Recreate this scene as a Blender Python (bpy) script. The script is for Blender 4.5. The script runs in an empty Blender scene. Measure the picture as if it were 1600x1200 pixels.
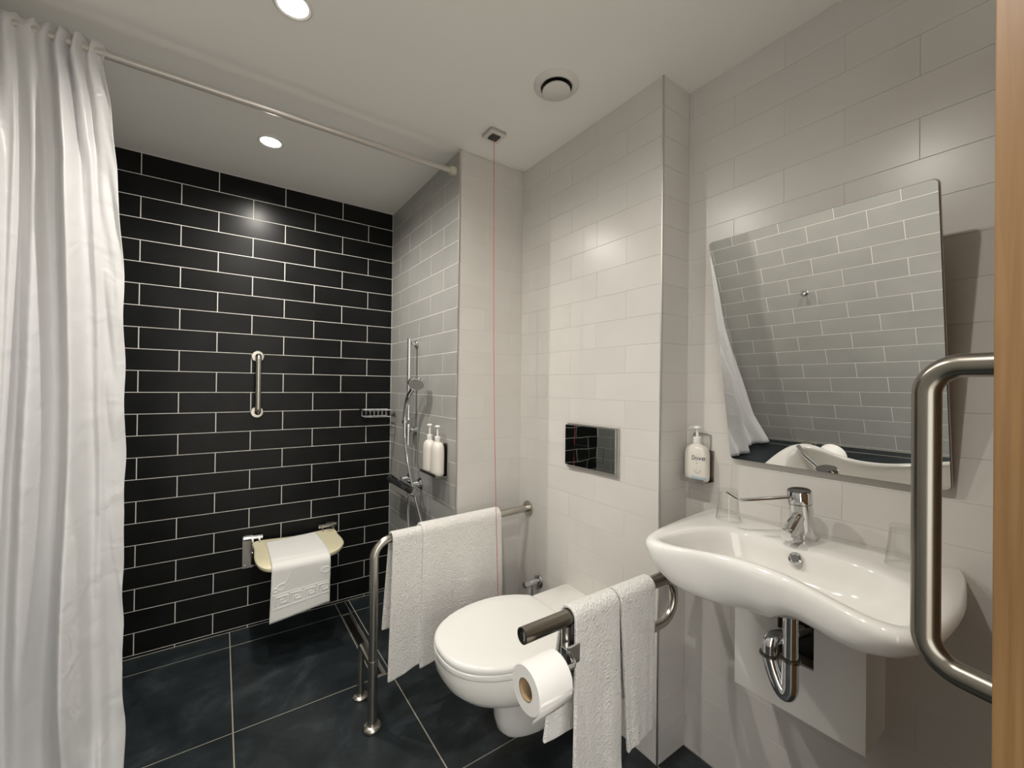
import bpy, bmesh, math, random
from mathutils import Vector, Matrix, noise
random.seed(4)
PI = math.pi
sc = bpy.context.scene
COL = sc.collection

# ------------------------------------------------------------------ camera, world, lamps, exposure
F_PX = 653.94
yaw, pitch, roll = 0.607865, 0.0053455, 0.0118683
cy, sy, cp, sp = math.cos(yaw), math.sin(yaw), math.cos(pitch), math.sin(pitch)
fw = Vector((sy*cp, cy*cp, sp)); r0 = Vector((cy, -sy, 0)); u0 = r0.cross(fw)
rr = math.cos(roll)*r0 + math.sin(roll)*u0
uu = -math.sin(roll)*r0 + math.cos(roll)*u0
cam_d = bpy.data.cameras.new('camera'); cam = bpy.data.objects.new('camera', cam_d); COL.objects.link(cam)
cam.matrix_world = Matrix(((rr.x, uu.x, -fw.x, -0.88246), (rr.y, uu.y, -fw.y, -2.60710), (rr.z, uu.z, -fw.z, 1.28944), (0, 0, 0, 1)))
cam_d.sensor_fit = 'HORIZONTAL'; cam_d.sensor_width = 36.0; cam_d.lens = 36.0*F_PX/1600.0; cam_d.clip_start = 0.02
sc.camera = cam

world = bpy.data.worlds.new('world'); sc.world = world; world.use_nodes = True
world.node_tree.nodes['Background'].inputs[0].default_value = (1.0, 0.985, 0.945, 1)
world.node_tree.nodes['Background'].inputs[1].default_value = 2.6  # uniform glow added as fill, entering by the doorway behind the camera

sc.view_settings.view_transform = 'Standard'; sc.view_settings.look = 'None'
sc.view_settings.gamma = 1.0; sc.view_settings.use_curve_mapping = False
sc.view_settings.exposure = 0.2
LAMPS = [((-0.714, -0.464), 42.0), ((-0.728, -1.275), 34.0), ((-0.728, -2.12), 30.0)]
LAMP_COL = (1.0, 0.95, 0.868)
ZC = 2.365
sc.cycles.max_bounces = 10; sc.cycles.diffuse_bounces = 6; sc.cycles.glossy_bounces = 6
sc.cycles.transmission_bounces = 8; sc.cycles.caustics_reflective = False; sc.cycles.caustics_refractive = False
sc.cycles.sample_clamp_indirect = 4.0

# ------------------------------------------------------------------ materials
def nodes_of(m):
    nt = m.node_tree; return nt, nt.nodes, nt.links
def mat(name, col, rough=0.5, metal=0.0, spec=0.5, **kw):
    m = bpy.data.materials.new(name); m.use_nodes = True
    b = m.node_tree.nodes['Principled BSDF']
    b.inputs['Base Color'].default_value = (*col, 1); b.inputs['Roughness'].default_value = rough
    b.inputs['Metallic'].default_value = metal; b.inputs['Specular IOR Level'].default_value = spec
    for k, v in kw.items():
        b.inputs[k.replace('_', ' ')].default_value = v
    return m
def add_noise_col(m, c1, c2, scale=5, detail=4, lo=0.35, hi=0.65, dist=0.0, stretch=None, rnd=False):
    nt, N, L = nodes_of(m); b = N['Principled BSDF']
    tc = N.new('ShaderNodeTexCoord'); mp = N.new('ShaderNodeMapping'); n = N.new('ShaderNodeTexNoise'); r = N.new('ShaderNodeValToRGB')
    L.new(tc.outputs['Object'], mp.inputs[0])
    if stretch: mp.inputs['Scale'].default_value = stretch
    if rnd:
        oi = N.new('ShaderNodeObjectInfo'); ml = N.new('ShaderNodeVectorMath'); ml.operation = 'MULTIPLY'
        ml.inputs[1].default_value = (37, 11, 5)
        cb = N.new('ShaderNodeCombineXYZ')
        for i in range(3): L.new(oi.outputs['Random'], cb.inputs[i])
        L.new(cb.outputs[0], ml.inputs[0]); L.new(ml.outputs[0], mp.inputs['Location'])
    L.new(mp.outputs[0], n.inputs['Vector']); n.inputs['Scale'].default_value = scale; n.inputs['Detail'].default_value = detail
    n.inputs['Distortion'].default_value = dist
    L.new(n.outputs['Fac'], r.inputs[0]); r.color_ramp.elements[0].position = lo; r.color_ramp.elements[1].position = hi
    r.color_ramp.elements[0].color = (*c1, 1); r.color_ramp.elements[1].color = (*c2, 1)
    L.new(r.outputs[0], b.inputs['Base Color']); return n, mp
def add_bump(m, scale, strength, dist=0.001, detail=3, coord='Object'):
    nt, N, L = nodes_of(m); b = N['Principled BSDF']
    tc = N.new('ShaderNodeTexCoord'); n = N.new('ShaderNodeTexNoise'); bp = N.new('ShaderNodeBump')
    L.new(tc.outputs[coord], n.inputs['Vector']); n.inputs['Scale'].default_value = scale; n.inputs['Detail'].default_value = detail
    L.new(n.outputs['Fac'], bp.inputs['Height']); bp.inputs['Strength'].default_value = strength; bp.inputs['Distance'].default_value = dist
    L.new(bp.outputs[0], b.inputs['Normal'])

M = {}
M['paint'] = mat('ceiling_paint', (0.92, 0.91, 0.885), 0.9); add_bump(M['paint'], 60, 0.15, 0.0008)
M['black_tile'] = mat('black_tile', (0.012, 0.013, 0.013), 0.30, spec=0.16)
add_noise_col(M['black_tile'], (0.0065, 0.0070, 0.0072), (0.0105, 0.0110, 0.0112), 6, rnd=True)
M['grey_tile'] = mat('grey_tile', (0.30, 0.305, 0.29), 0.32)
add_noise_col(M['grey_tile'], (0.340, 0.340, 0.325), (0.378, 0.376, 0.358), 5, rnd=True)
M['white_tile'] = mat('white_tile', (0.72, 0.70, 0.67), 0.28)
add_noise_col(M['white_tile'], (0.625, 0.603, 0.572), (0.655, 0.633, 0.602), 4, rnd=True)
M['grout_light'] = mat('light_grout', (0.80, 0.78, 0.73), 0.9); add_bump(M['grout_light'], 400, 0.3)
M['grout_white'] = mat('white_grout', (0.655, 0.632, 0.60), 0.6)
M['grout_floor'] = mat('floor_grout', (0.36, 0.34, 0.29), 0.9)
M['slate'] = mat('slate_floor_tile', (0.02, 0.026, 0.03), 0.42, spec=0.45)
def slate(m):
    nt, N, L = nodes_of(m); b = N['Principled BSDF']
    g = N.new('ShaderNodeNewGeometry'); n1 = N.new('ShaderNodeTexNoise'); n2 = N.new('ShaderNodeTexNoise')
    for n, s, d, ds in ((n1, 4.6, 10, 0.7), (n2, 17, 6, 0.5)):
        L.new(g.outputs['Position'], n.inputs['Vector']); n.inputs['Scale'].default_value = s
        n.inputs['Detail'].default_value = d; n.inputs['Distortion'].default_value = ds; n.inputs['Roughness'].default_value = 0.7
    r = N.new('ShaderNodeValToRGB'); L.new(n1.outputs['Fac'], r.inputs[0])
    e = r.color_ramp.elements; e[0].position = 0.40; e[0].color = (0.011, 0.0155, 0.0185, 1); e[1].position = 0.72; e[1].color = (0.058, 0.070, 0.077, 1)
    k = e.new(0.56); k.color = (0.023, 0.030, 0.034, 1)
    mx = N.new('ShaderNodeMix'); mx.data_type = 'RGBA'; mx.blend_type = 'MULTIPLY'; mx.inputs[0].default_value = 0.5
    r2 = N.new('ShaderNodeValToRGB'); L.new(n2.outputs['Fac'], r2.inputs[0]); r2.color_ramp.elements[0].position = 0.3
    r2.color_ramp.elements[0].color = (0.55, 0.55, 0.55, 1); r2.color_ramp.elements[1].position = 0.7; r2.color_ramp.elements[1].color = (1.25, 1.25, 1.25, 1)
    L.new(r.outputs[0], mx.inputs[6]); L.new(r2.outputs[0], mx.inputs[7]); L.new(mx.outputs[2], b.inputs['Base Color'])
    bp = N.new('ShaderNodeBump'); bp.inputs['Strength'].default_value = 0.25; bp.inputs['Distance'].default_value = 0.002
    L.new(n1.outputs['Fac'], bp.inputs['Height']); L.new(bp.outputs[0], b.inputs['Normal'])
slate(M['slate'])
M['ceramic'] = mat('white_ceramic', (0.84, 0.83, 0.80), 0.10, Coat_Weight=0.4, Coat_Roughness=0.04)
M['seat_plastic'] = mat('white_seat_plastic', (0.86, 0.86, 0.83), 0.18)
M['steel'] = mat('satin_steel', (0.50, 0.475, 0.43), 0.27, 1.0)
add_bump(M['steel'], 300, 0.05, 0.0003)
M['steel_dark'] = mat('brushed_dark_steel', (0.27, 0.25, 0.215), 0.27, 1.0)
M['cap_reflection'] = mat('chrome_cap_dark_reflection', (0.16, 0.16, 0.16), 0.12, 1.0)  # chrome tap top with its dark reflection put into the colour
M['chrome'] = mat('chrome', (0.74, 0.75, 0.76), 0.06, 1.0)
M['rod_paint'] = mat('pale_rod_enamel', (0.56, 0.53, 0.50), 0.3, 0.35)
M['trim'] = mat('steel_corner_trim', (0.62, 0.60, 0.57), 0.42, 1.0)
M['mirror'] = mat('mirror_silver', (0.82, 0.82, 0.80), 0.0, 1.0)
M['flush'] = mat('dark_chrome_plate', (0.52, 0.55, 0.54), 0.02, 1.0); add_bump(M['flush'], 9, 0.10, 0.003, 1)
M['dark_plastic'] = mat('black_plastic', (0.01, 0.01, 0.01), 0.4)
M['green_grey'] = mat('grey_green_insert', (0.035, 0.045, 0.04), 0.5)
M['white_plastic'] = mat('white_plastic', (0.74, 0.73, 0.70), 0.4)
M['grey_plastic'] = mat('grey_plastic', (0.42, 0.41, 0.39), 0.45)
M['cream'] = mat('cream_plastic', (0.80, 0.74, 0.52), 0.35)
M['ivory'] = mat('ivory_rubber', (0.62, 0.58, 0.47), 0.5)
M['red'] = mat('red_cord', (0.55, 0.06, 0.05), 0.6)
M['towel'] = mat('white_terry', (0.80, 0.785, 0.755), 1.0, spec=0.1, Sheen_Weight=0.4, Sheen_Roughness=0.5)
def terry(m, s=170, dist=0.007):
    nt, N, L = nodes_of(m); b = N['Principled BSDF']
    tc = N.new('ShaderNodeTexCoord'); n = N.new('ShaderNodeTexNoise'); n2 = N.new('ShaderNodeTexNoise'); bp = N.new('ShaderNodeBump'); bp2 = N.new('ShaderNodeBump')
    for q, k in ((n, s), (n2, 45)):
        L.new(tc.outputs['Object'], q.inputs['Vector']); q.inputs['Scale'].default_value = k; q.inputs['Detail'].default_value = 3
    L.new(n2.outputs['Fac'], bp2.inputs['Height']); bp2.inputs['Strength'].default_value = 0.5; bp2.inputs['Distance'].default_value = 0.008
    L.new(n.outputs['Fac'], bp.inputs['Height']); bp.inputs['Strength'].default_value = 1.0; bp.inputs['Distance'].default_value = dist
    L.new(bp2.outputs[0], bp.inputs['Normal']); L.new(bp.outputs[0], b.inputs['Normal'])
terry(M['towel'])
M['mat_cloth'] = mat('white_bath_mat_terry', (0.88, 0.875, 0.85), 0.95, spec=0.15, Sheen_Weight=0.3); add_bump(M['mat_cloth'], 300, 0.4, 0.0015)
M['curtain'] = mat('white_satin_curtain', (0.74, 0.74, 0.75), 0.34, spec=0.45, Sheen_Weight=0.25)
def curtain_mat(m):
    nt, N, L = nodes_of(m); b = N['Principled BSDF']; out = N['Material Output']
    tr = N.new('ShaderNodeBsdfTranslucent'); tr.inputs[0].default_value = (0.78, 0.78, 0.80, 1)
    mx = N.new('ShaderNodeMixShader'); mx.inputs[0].default_value = 0.12
    L.new(b.outputs[0], mx.inputs[1]); L.new(tr.outputs[0], mx.inputs[2]); L.new(mx.outputs[0], out.inputs[0])
    tc = N.new('ShaderNodeTexCoord'); n = N.new('ShaderNodeTexNoise'); bp = N.new('ShaderNodeBump')
    L.new(tc.outputs['Object'], n.inputs['Vector']); n.inputs['Scale'].default_value = 11; n.inputs['Detail'].default_value = 2; n.inputs['Distortion'].default_value = 0.8
    L.new(n.outputs['Fac'], bp.inputs['Height']); bp.inputs['Strength'].default_value = 0.35; bp.inputs['Distance'].default_value = 0.02
    L.new(bp.outputs[0], b.inputs['Normal'])
curtain_mat(M['curtain'])
M['paper'] = mat('toilet_paper', (0.84, 0.83, 0.81), 0.95, spec=0.1); add_bump(M['paper'], 200, 0.3, 0.0006)
M['card'] = mat('cardboard_core', (0.42, 0.30, 0.17), 0.9)
M['bottle'] = mat('ivory_bottle', (0.78, 0.74, 0.68), 0.25)
M['pump'] = mat('white_pump', (0.82, 0.81, 0.79), 0.3)
M['ink'] = mat('navy_lettering', (0.03, 0.03, 0.09), 0.5)
M['gold'] = mat('gold_mark', (0.35, 0.20, 0.10), 0.5)
M['label_blue'] = mat('pale_blue_print', (0.45, 0.58, 0.66), 0.4)
M['label_grey'] = mat('pale_grey_print', (0.55, 0.53, 0.50), 0.4)
M['glass'] = mat('clear_glass', (0.97, 0.98, 0.97), 0.01, Transmission_Weight=1.0, IOR=1.45)
def clear(m):
    nt, N, L = nodes_of(m); out = N['Material Output']
    t = N.new('ShaderNodeBsdfTransparent'); t.inputs[0].default_value = (0.985, 0.99, 0.985, 1); g = N.new('ShaderNodeBsdfGlossy'); g.inputs['Roughness'].default_value = 0.02
    f = N.new('ShaderNodeLayerWeight'); f.inputs[0].default_value = 0.5; pw = N.new('ShaderNodeMath'); pw.operation = 'POWER'; pw.inputs[1].default_value = 3.0; ml = N.new('ShaderNodeMath'); ml.operation = 'MULTIPLY_ADD'; ml.inputs[1].default_value = 0.75; ml.inputs[2].default_value = 0.03; L.new(f.outputs['Facing'], pw.inputs[0]); L.new(pw.outputs[0], ml.inputs[0]); x = N.new('ShaderNodeMixShader')
    L.new(ml.outputs[0], x.inputs[0]); L.new(t.outputs[0], x.inputs[1]); L.new(g.outputs[0], x.inputs[2]); L.new(x.outputs[0], out.inputs[0])
clear(M['glass'])
M['wood'] = mat('oak_wood', (0.4, 0.2, 0.07), 0.45)
def wood(m):
    n, mp = add_noise_col(m, (0.15, 0.078, 0.028), (0.27, 0.155, 0.066), 7, 6, 0.3, 0.7, 0.4)
    mp.inputs['Scale'].default_value = (9, 9, 0.35)
wood(M['wood'])
def emis(name, col, s):
    m = bpy.data.materials.new(name); m.use_nodes = True; N = m.node_tree.nodes; b = N['Principled BSDF']
    b.inputs['Emission Color'].default_value = (*col, 1); b.inputs['Emission Strength'].default_value = s
    b.inputs['Base Color'].default_value = (0.8, 0.8, 0.8, 1); return m
M['lens'] = emis('lit_lamp_lens', LAMP_COL, 14.0)

# ------------------------------------------------------------------ mesh helpers (world coordinates; off[] holds each parent's world place)
off = {}
def thing(name, label, cat, loc=(0, 0, 0), group=None):
    o = bpy.data.objects.new(name, None); COL.objects.link(o); o.location = loc; o.empty_display_size = 0.05
    o['label'] = label; o['category'] = cat
    if group: o['group'] = group
    off[o.name] = Vector(loc); return o
def mk(name, md, material, parent=None, smooth=False, loc=None, label=None, kind=None, mods=()):
    V, F = md
    base = off[parent.name] if parent else Vector(loc or (0, 0, 0))
    me = bpy.data.meshes.new(name)
    me.from_pydata([tuple(Vector(v)-base) for v in V], [], F); me.update()
    if isinstance(material, str): material = M[material]
    me.materials.append(material)
    bm = bmesh.new(); bm.from_mesh(me); bmesh.ops.recalc_face_normals(bm, faces=bm.faces); bm.to_mesh(me); bm.free()
    if smooth:
        me.polygons.foreach_set('use_smooth', [True]*len(me.polygons))
        if smooth != 'all': me.set_sharp_from_angle(angle=math.radians(40))
    o = bpy.data.objects.new(name, me); COL.objects.link(o)
    if parent: o.parent = parent; off[o.name] = base.copy()
    else: o.location = base; off[o.name] = base.copy()
    if label: o['label'] = label
    if kind: o['kind'] = kind
    for f in mods: f(o)
    return o
def tag(o, label, cat, group=None):
    o['label'] = label; o['category'] = cat
    if group: o['group'] = group
    return o
def join(*mds):
    V, F = [], []
    for v, f in mds:
        k = len(V); V += [tuple(x) for x in v]; F += [tuple(i+k for i in q) for q in f]
    return V, F
def box(x0, x1, y0, y1, z0, z1):
    V = [(x, y, z) for x in (x0, x1) for y in (y0, y1) for z in (z0, z1)]
    return V, [(0, 1, 3, 2), (4, 6, 7, 5), (0, 4, 5, 1), (2, 3, 7, 6), (0, 2, 6, 4), (1, 5, 7, 3)]
def rings(R, close=True, cap0=True, cap1=True):
    n = len(R[0]); V = [tuple(p) for r in R for p in r]; F = []
    for i in range(len(R)-1):
        for j in range(n if close else n-1):
            a = i*n+j; b = i*n+(j+1) % n; F.append((a, b, b+n, a+n))
    if cap0: F.append(tuple(range(n)))
    if cap1: F.append(tuple(range((len(R)-1)*n, len(R)*n)))
    return V, F
def frame(d):
    d = Vector(d).normalized(); a = Vector((0, 0, 1)) if abs(d.z) < 0.9 else Vector((1, 0, 0))
    u = d.cross(a).normalized(); return u, d.cross(u).normalized(), d
def lathe(prof, base, axis, n=32, cap0=True, cap1=True):
    u, v, d = frame(axis); base = Vector(base)
    R = [[base+d*h+(u*math.cos(2*PI*k/n)+v*math.sin(2*PI*k/n))*r for k in range(n)] for r, h in prof]
    return rings(R, True, cap0, cap1)
def bendpath(pts, rad, seg=8):
    P = [Vector(p) for p in pts]; out = [P[0]]
    for i in range(1, len(P)-1):
        a = (P[i-1]-P[i]); b = (P[i+1]-P[i]); r = rad if not isinstance(rad, (list, tuple)) else rad[i-1]
        la, lb = a.length, b.length; a.normalize(); b.normalize()
        ang = a.angle(b); t = min(r/math.tan(ang/2), la*0.49 if i > 1 else la*0.95, lb*0.49 if i < len(P)-2 else lb*0.95)
        if r <= 0: out.append(P[i]); continue
        p0 = P[i]+a*t; p2 = P[i]+b*t
        rr_ = t*math.tan(ang/2); c = P[i]+(a+b).normalized()*(rr_/math.sin(ang/2))
        v0 = p0-c; v2 = p2-c; th = v0.angle(v2)
        for k in range(seg+1):
            s = k/seg
            out.append(c+(v0*math.sin((1-s)*th)+v2*math.sin(s*th))/math.sin(th) if th > 1e-4 else P[i])
    out.append(P[-1]); return out
def smoothpath(pts, n=8):
    P = [Vector(p) for p in pts]; P = [2*P[0]-P[1]]+P+[2*P[-1]-P[-2]]; out = []
    for i in range(1, len(P)-2):
        for k in range(n):
            t = k/n; a, b, c, d = P[i-1:i+3]
            out.append(0.5*((2*b)+(c-a)*t+(2*a-5*b+4*c-d)*t*t+(3*b-a-3*c+d)*t**3))
    out.append(P[-2]); return out
def tube(path, r, n=20, cap=True, radii=None):
    P = [Vector(p) for p in path]; R = []
    t = (P[1]-P[0]).normalized(); u, v, _ = frame(t)
    for i, p in enumerate(P):
        t2 = ((P[min(i+1, len(P)-1)]-P[max(i-1, 0)])).normalized()
        q = t.rotation_difference(t2); u = q @ u; v = q @ v; t = t2
        rr_ = radii[i] if radii else r
        R.append([p+(u*math.cos(2*PI*k/n)+v*math.sin(2*PI*k/n))*rr_ for k in range(n)])
    return rings(R, True, cap, cap)
def prism(poly, n, o, u, v, d0, d1):
    """polygon in the (u,v) plane at o, extruded along n from d0 to d1"""
    o, u, v, n = Vector(o), Vector(u), Vector(v), Vector(n)
    return rings([[o+u*a+v*b+n*d for a, b in poly] for d in (d0, d1)])
def rrect(w, h, r, seg=5):
    out = []
    for cx, cy_, a0 in ((w/2-r, h/2-r, 0), (-w/2+r, h/2-r, 90), (-w/2+r, -h/2+r, 180), (w/2-r, -h/2+r, 270)):
        for k in range(seg+1):
            a = math.radians(a0+90*k/seg); out.append((cx+r*math.cos(a), cy_+r*math.sin(a)))
    return out
def bevel(w=0.002, seg=2):
    def f(o):
        m = o.modifiers.new('bevel', 'BEVEL'); m.width = w; m.segments = seg; m.limit_method = 'ANGLE'; m.angle_limit = math.radians(35)
    return f
def solid(t, off_=0.0):
    def f(o):
        m = o.modifiers.new('solid', 'SOLIDIFY'); m.thickness = t; m.offset = off_
    return f
def subs(n=1):
    def f(o):
        m = o.modifiers.new('sub', 'SUBSURF'); m.levels = n; m.render_levels = n
    return f
X_, Y_, Z_ = Vector((1, 0, 0)), Vector((0, 1, 0)), Vector((0, 0, 1))

# ------------------------------------------------------------------ the setting
XL, XS, YF = -1.4875, 0.509, -2.79
W1, YJ, YR = 0.354, -0.905, -1.722
T = 0.0010      # tile face stands this far off the grout
def struct(name, md, m, **k):
    o = mk(name, md, m, **k); o['kind'] = 'structure'; return o
floor = struct('floor', box(XL-0.1, XS+0.1, YF-0.6, 0.1, -0.12, -T), 'grout_floor')
# ceiling with a soft plaster line where the shower begins
def ceil_md():
    ys = [YF-0.1, -1.0]+[-0.96+0.11*k/12 for k in range(13)]+[0.1]
    zs = [ZC+(0.0026*math.exp(-((y+0.900)/0.026)**2)) for y in ys]
    prof = list(zip(ys, zs))+[(0.1, ZC+0.1), (YF-0.1, ZC+0.1)]
    return rings([[(x, y, z) for y, z in prof] for x in (XL-0.1, XS+0.1)])
ceiling = struct('ceiling', ceil_md(), 'paint')
wall_back = struct('wall_back', box(XL-0.1, 0.0, T, 0.1, 0, ZC), 'grout_light')
wall_shower = struct('wall_shower', box(T, XS+0.1, YJ+T, 0.1, 0, ZC), 'grout_light')
wall_cistern = struct('wall_cistern', box(W1+T, XS+0.1, YR+T, YJ+T, 0, ZC), 'grout_white')
wall_sink = struct('wall_sink', box(XS+T, XS+0.1, YF-0.1, YR+T, 0, ZC), 'grout_white')
wall_left = struct('wall_left', box(XL-0.1, XL-T, YF-0.1, T, 0, ZC), 'grout_light')
wall_front = struct('wall_front', join(box(XL-T, -1.30, YF-0.1, YF, 0, ZC), box(-1.30, XS+T, YF-0.1, YF, 2.12, ZC)), 'paint')  # unseen doorway opening, widened to let the world's fill light in
door_frame = struct('trim_3', join(box(-1.33, -1.28, YF-0.1, YF+0.012, 0, 2.14), box(-1.28, XS, YF-0.1, YF+0.012, 2.09, 2.14)), 'wood')
M['bounce_floor'] = mat('pale_bounce_floor', (0.62, 0.57, 0.50), 0.6)
struct('wall_hallway', box(-3.2, 2.6, YF-4.1, YF-4.0, 0, 2.4), 'paint')
struct('floor_hallway_bounce', box(-3.2, 2.6, YF-4.0, YF-0.601, -0.12, -0.002), 'bounce_floor')  # unseen pale floor, added to bounce fill light onto the ceiling

tile_cache = {}
def tile_mesh(w, h, m, c=0.0005, th=T):
    if m == 'white_tile': c = 0.0004
    key = (round(w, 3), round(h, 3), m, th)
    if key in tile_cache: return tile_cache[key]
    a, b = w/2, h/2
    R = [[(-a, -b, 0), (a, -b, 0), (a, b, 0), (-a, b, 0)], [(-a, -b, th-c), (a, -b, th-c), (a, b, th-c), (-a, b, th-c)],
         [(-a+c, -b+c, th), (a-c, -b+c, th), (a-c, b-c, th), (-a+c, b-c, th)]]
    V, F = rings(R, True, False, True)
    me = bpy.data.meshes.new('tile'); me.from_pydata(V, [], F); me.materials.append(M[m]); me.update()
    tile_cache[key] = me; return me
def tile(parent, name, mesh, o, u, v, n):
    t = bpy.data.objects.new(name, mesh); COL.objects.link(t); t.parent = parent
    u, v, n, o = Vector(u), Vector(v), Vector(n), Vector(o)-off[parent.name]
    wob = Vector((random.gauss(0, 0.0008), random.gauss(0, 0.0008), 0))
    n2 = (n+u*wob.x+v*wob.y).normalized(); v2 = n2.cross(u).normalized(); u2 = v2.cross(n2)
    t.matrix_local = Matrix(((u2.x, v2.x, n2.x, o.x), (u2.y, v2.y, n2.y, o.y), (u2.z, v2.z, n2.z, o.z), (0, 0, 0, 1)))
GZ = [2.2625-0.1022*j for j in range(23)]
def tile_wall(parent, o, u, n, length, je, jo, m, gap, name='tile', holes=()):
    """rows of 300 x 100 tiles; o = corner at floor level, u runs along the wall; je / jo = position of a joint in even / odd rows"""
    o, u, n = Vector(o), Vector(u), Vector(n); v = n.cross(u)
    v = Vector((0, 0, 1)); flip = n.cross(u).z < 0
    levels = [ZC]+GZ+[0.0]
    for r in range(len(levels)-1):
        z1, z0 = levels[r], levels[r+1]
        j = je if r % 2 == 0 else jo
        s = j-0.3*math.ceil(j/0.3)
        while s < length:
            a, b = max(s, 0.0), min(s+0.3, length)
            w = b-a-gap; h = z1-z0-gap
            if w > 0.006 and h > 0.004:
                p = o+u*((a+b)/2)+v*((z0+z1)/2)-n*T
                mesh = tile_mesh(w, h, m)
                if flip: tile(parent, name, mesh, p, -u, v, n)
                else: tile(parent, name, mesh, p, u, v, n)
            s += 0.3
# black wall: from the right corner running left (-X)
tile_wall(wall_back, (0, 0, 0), -X_, -Y_, -XL, 0.301, 0.151, 'black_tile', 0.0036, 'black_tile')
tile_wall(wall_shower, (0, 0, 0), -Y_, -X_, -YJ, 0.295, 0.147, 'grey_tile', 0.0032, 'grey_tile')
tile_wall(wall_shower, (0.004, YJ, 0), X_, -Y_, W1-0.004, 0.29, 0.139, 'white_tile', 0.0011, 'white_tile')
tile_wall(wall_cistern, (W1, YJ, 0), -Y_, -X_, YJ-YR, 0.213, 0.063, 'white_tile', 0.0010, 'white_tile')
tile_wall(wall_cistern, (W1, YR, 0), X_, -Y_, XS-W1, 0.3, 0.3, 'white_tile', 0.0010, 'white_tile')
tile_wall(wall_sink, (XS, YR, 0), -Y_, -X_, YR-YF, 0.014, 0.164, 'white_tile', 0.0010, 'white_tile')
tile_wall(wall_left, (XL, 0, 0), -Y_, X_, -YF, 0.006, 0.156, 'grey_tile', 0.0032, 'grey_tile')

# floor tiles of 600 mm, cut around the drain channel
DX0, DX1, DY0, DY1 = -0.316, -0.262, -0.757, -0.148
gx = [XL, -1.427, -0.829, -0.240, 0.357, XS]; gy = [YF-0.5, -2.56, -1.96, -1.357, -0.757, -0.146, 0.0]
def floor_tile(x0, x1, y0, y1, g=0.0045):
    x0 += g/2; x1 -= g/2; y0 += g/2; y1 -= g/2
    if x1-x0 < 0.01 or y1-y0 < 0.01: return
    tile(floor, 'floor_tile', tile_mesh(x1-x0, y1-y0, 'slate'), ((x0+x1)/2, (y0+y1)/2, -T), X_, Y_, Z_)
for i in range(len(gx)-1):
    for j in range(len(gy)-1):
        x0, x1, y0, y1 = gx[i], gx[i+1], gy[j], gy[j+1]
        if y0 >= YJ-0.01: x1 = min(x1, 0.0)
        if y0 >= -1.70: x1 = min(x1, W1)
        if x0 >= x1: continue
        if i == 2 and j == 4:
            floor_tile(x0, DX0, y0, y1); floor_tile(DX1, x1, y0, y1)
        elif i == 2 and j == 5:
            floor_tile(x0, DX0, y0, y1); floor_tile(DX0, DX1, y0, y1); floor_tile(DX1, x1, y0, y1)
        else: floor_tile(x0, x1, y0, y1)
# steel corner trims
struct('trim_1', box(-0.0018, 0.004, YJ-0.0018, YJ+0.003, 0.0, ZC), 'trim')
struct('trim_2', box(W1-0.0018, W1+0.003, YR-0.0018, YR+0.003, 0.0, ZC), 'trim')

# ------------------------------------------------------------------ door ajar at the right, with its pull handle
dc = Vector((-0.2095, -2.534, 0)); de = Vector((0.963, -0.269, 0)).normalized(); dn = Vector((0.269, 0.963, 0)).normalized()
def pr(o, a, b, c): return Vector(o)+de*a+dn*b+Z_*c
def dbox(a0, a1, b0, b1, c0, c1):
    V = [pr(dc, a, b, c) for a in (a0, a1) for b in (b0, b1) for c in (c0, c1)]
    return V, box(0, 1, 0, 1, 0, 1)[1]
door = mk('door_1', dbox(0, 0.715, -0.044, 0, 0.008, 2.05), 'wood', loc=dc, mods=(bevel(0.0015, 2),)); door['kind'] = 'structure'
mt = pr(dc, 0.031, 0, 1.320); bt = mt+dn*0.070+Vector((-0.003, 0, 0)); mb = pr(dc, 0.031, 0, 0.959); bb = mb+dn*0.070+Vector((-0.003, 0, 0))
mk('door_handle', tube(bendpath([mt, bt, bb, mb], 0.034, 12), 0.0138, 28), 'steel_dark', door, smooth=True)
for k in range(3):
    z = (0.25, 1.05, 1.8)[k]
    mk('hinge', dbox(0.7152, 0.727, -0.050, -0.030, z, z+0.1), 'trim', door)

# ------------------------------------------------------------------ ceiling fittings
def downlight(x, y, p, label):
    t = thing('ceiling_downlight', label, 'ceiling light', (x, y, ZC), 'recessed ceiling downlights')
    mk('rim', lathe([(0.040, -0.0005), (0.052, -0.0005), (0.052, -0.003), (0.046, -0.006), (0.040, -0.004)], (x, y, ZC), Z_, 40, False, False), 'white_plastic', t, smooth=True)
    mk('lens', lathe([(0.0, -0.0008), (0.0395, -0.0008), (0.0395, -0.0030), (0.0, -0.0034)], (x, y, ZC), Z_, 40, False, False), 'lens', t)
    ld = bpy.data.lights.new('lamp', 'SPOT'); ld.energy = p; ld.color = LAMP_COL; ld.spot_size = math.radians(170); ld.spot_blend = 0.9; ld.shadow_soft_size = 0.02
    lo = bpy.data.objects.new('lamp', ld); COL.objects.link(lo); lo.parent = t; lo.location = (0, 0, -0.027)
downlight(*LAMPS[0][0], LAMPS[0][1], 'round lit downlight over the shower, in front of the black tiles')
downlight(*LAMPS[1][0], LAMPS[1][1], 'larger looking round lit downlight at the top edge of the photo')
downlight(*LAMPS[2][0], LAMPS[2][1], 'lit downlight nearest the door, above the photo frame')
vx, vy = 0.086, -1.470
v = thing('ceiling_vent', 'round white air vent with a dark gap around its disc', 'vent', (vx, vy, ZC))
mk('flange', lathe([(0.056, -0.0005), (0.081, -0.0005), (0.081, -0.003), (0.074, -0.009), (0.062, -0.014), (0.056, -0.012)], (vx, vy, ZC), Z_, 48, False, False), 'white_plastic', v, smooth=True)
mk('throat', lathe([(0.0, -0.001), (0.0555, -0.001), (0.0555, -0.004), (0.0, -0.004)], (vx, vy, ZC), Z_, 40, False, False), 'dark_plastic', v)
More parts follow.
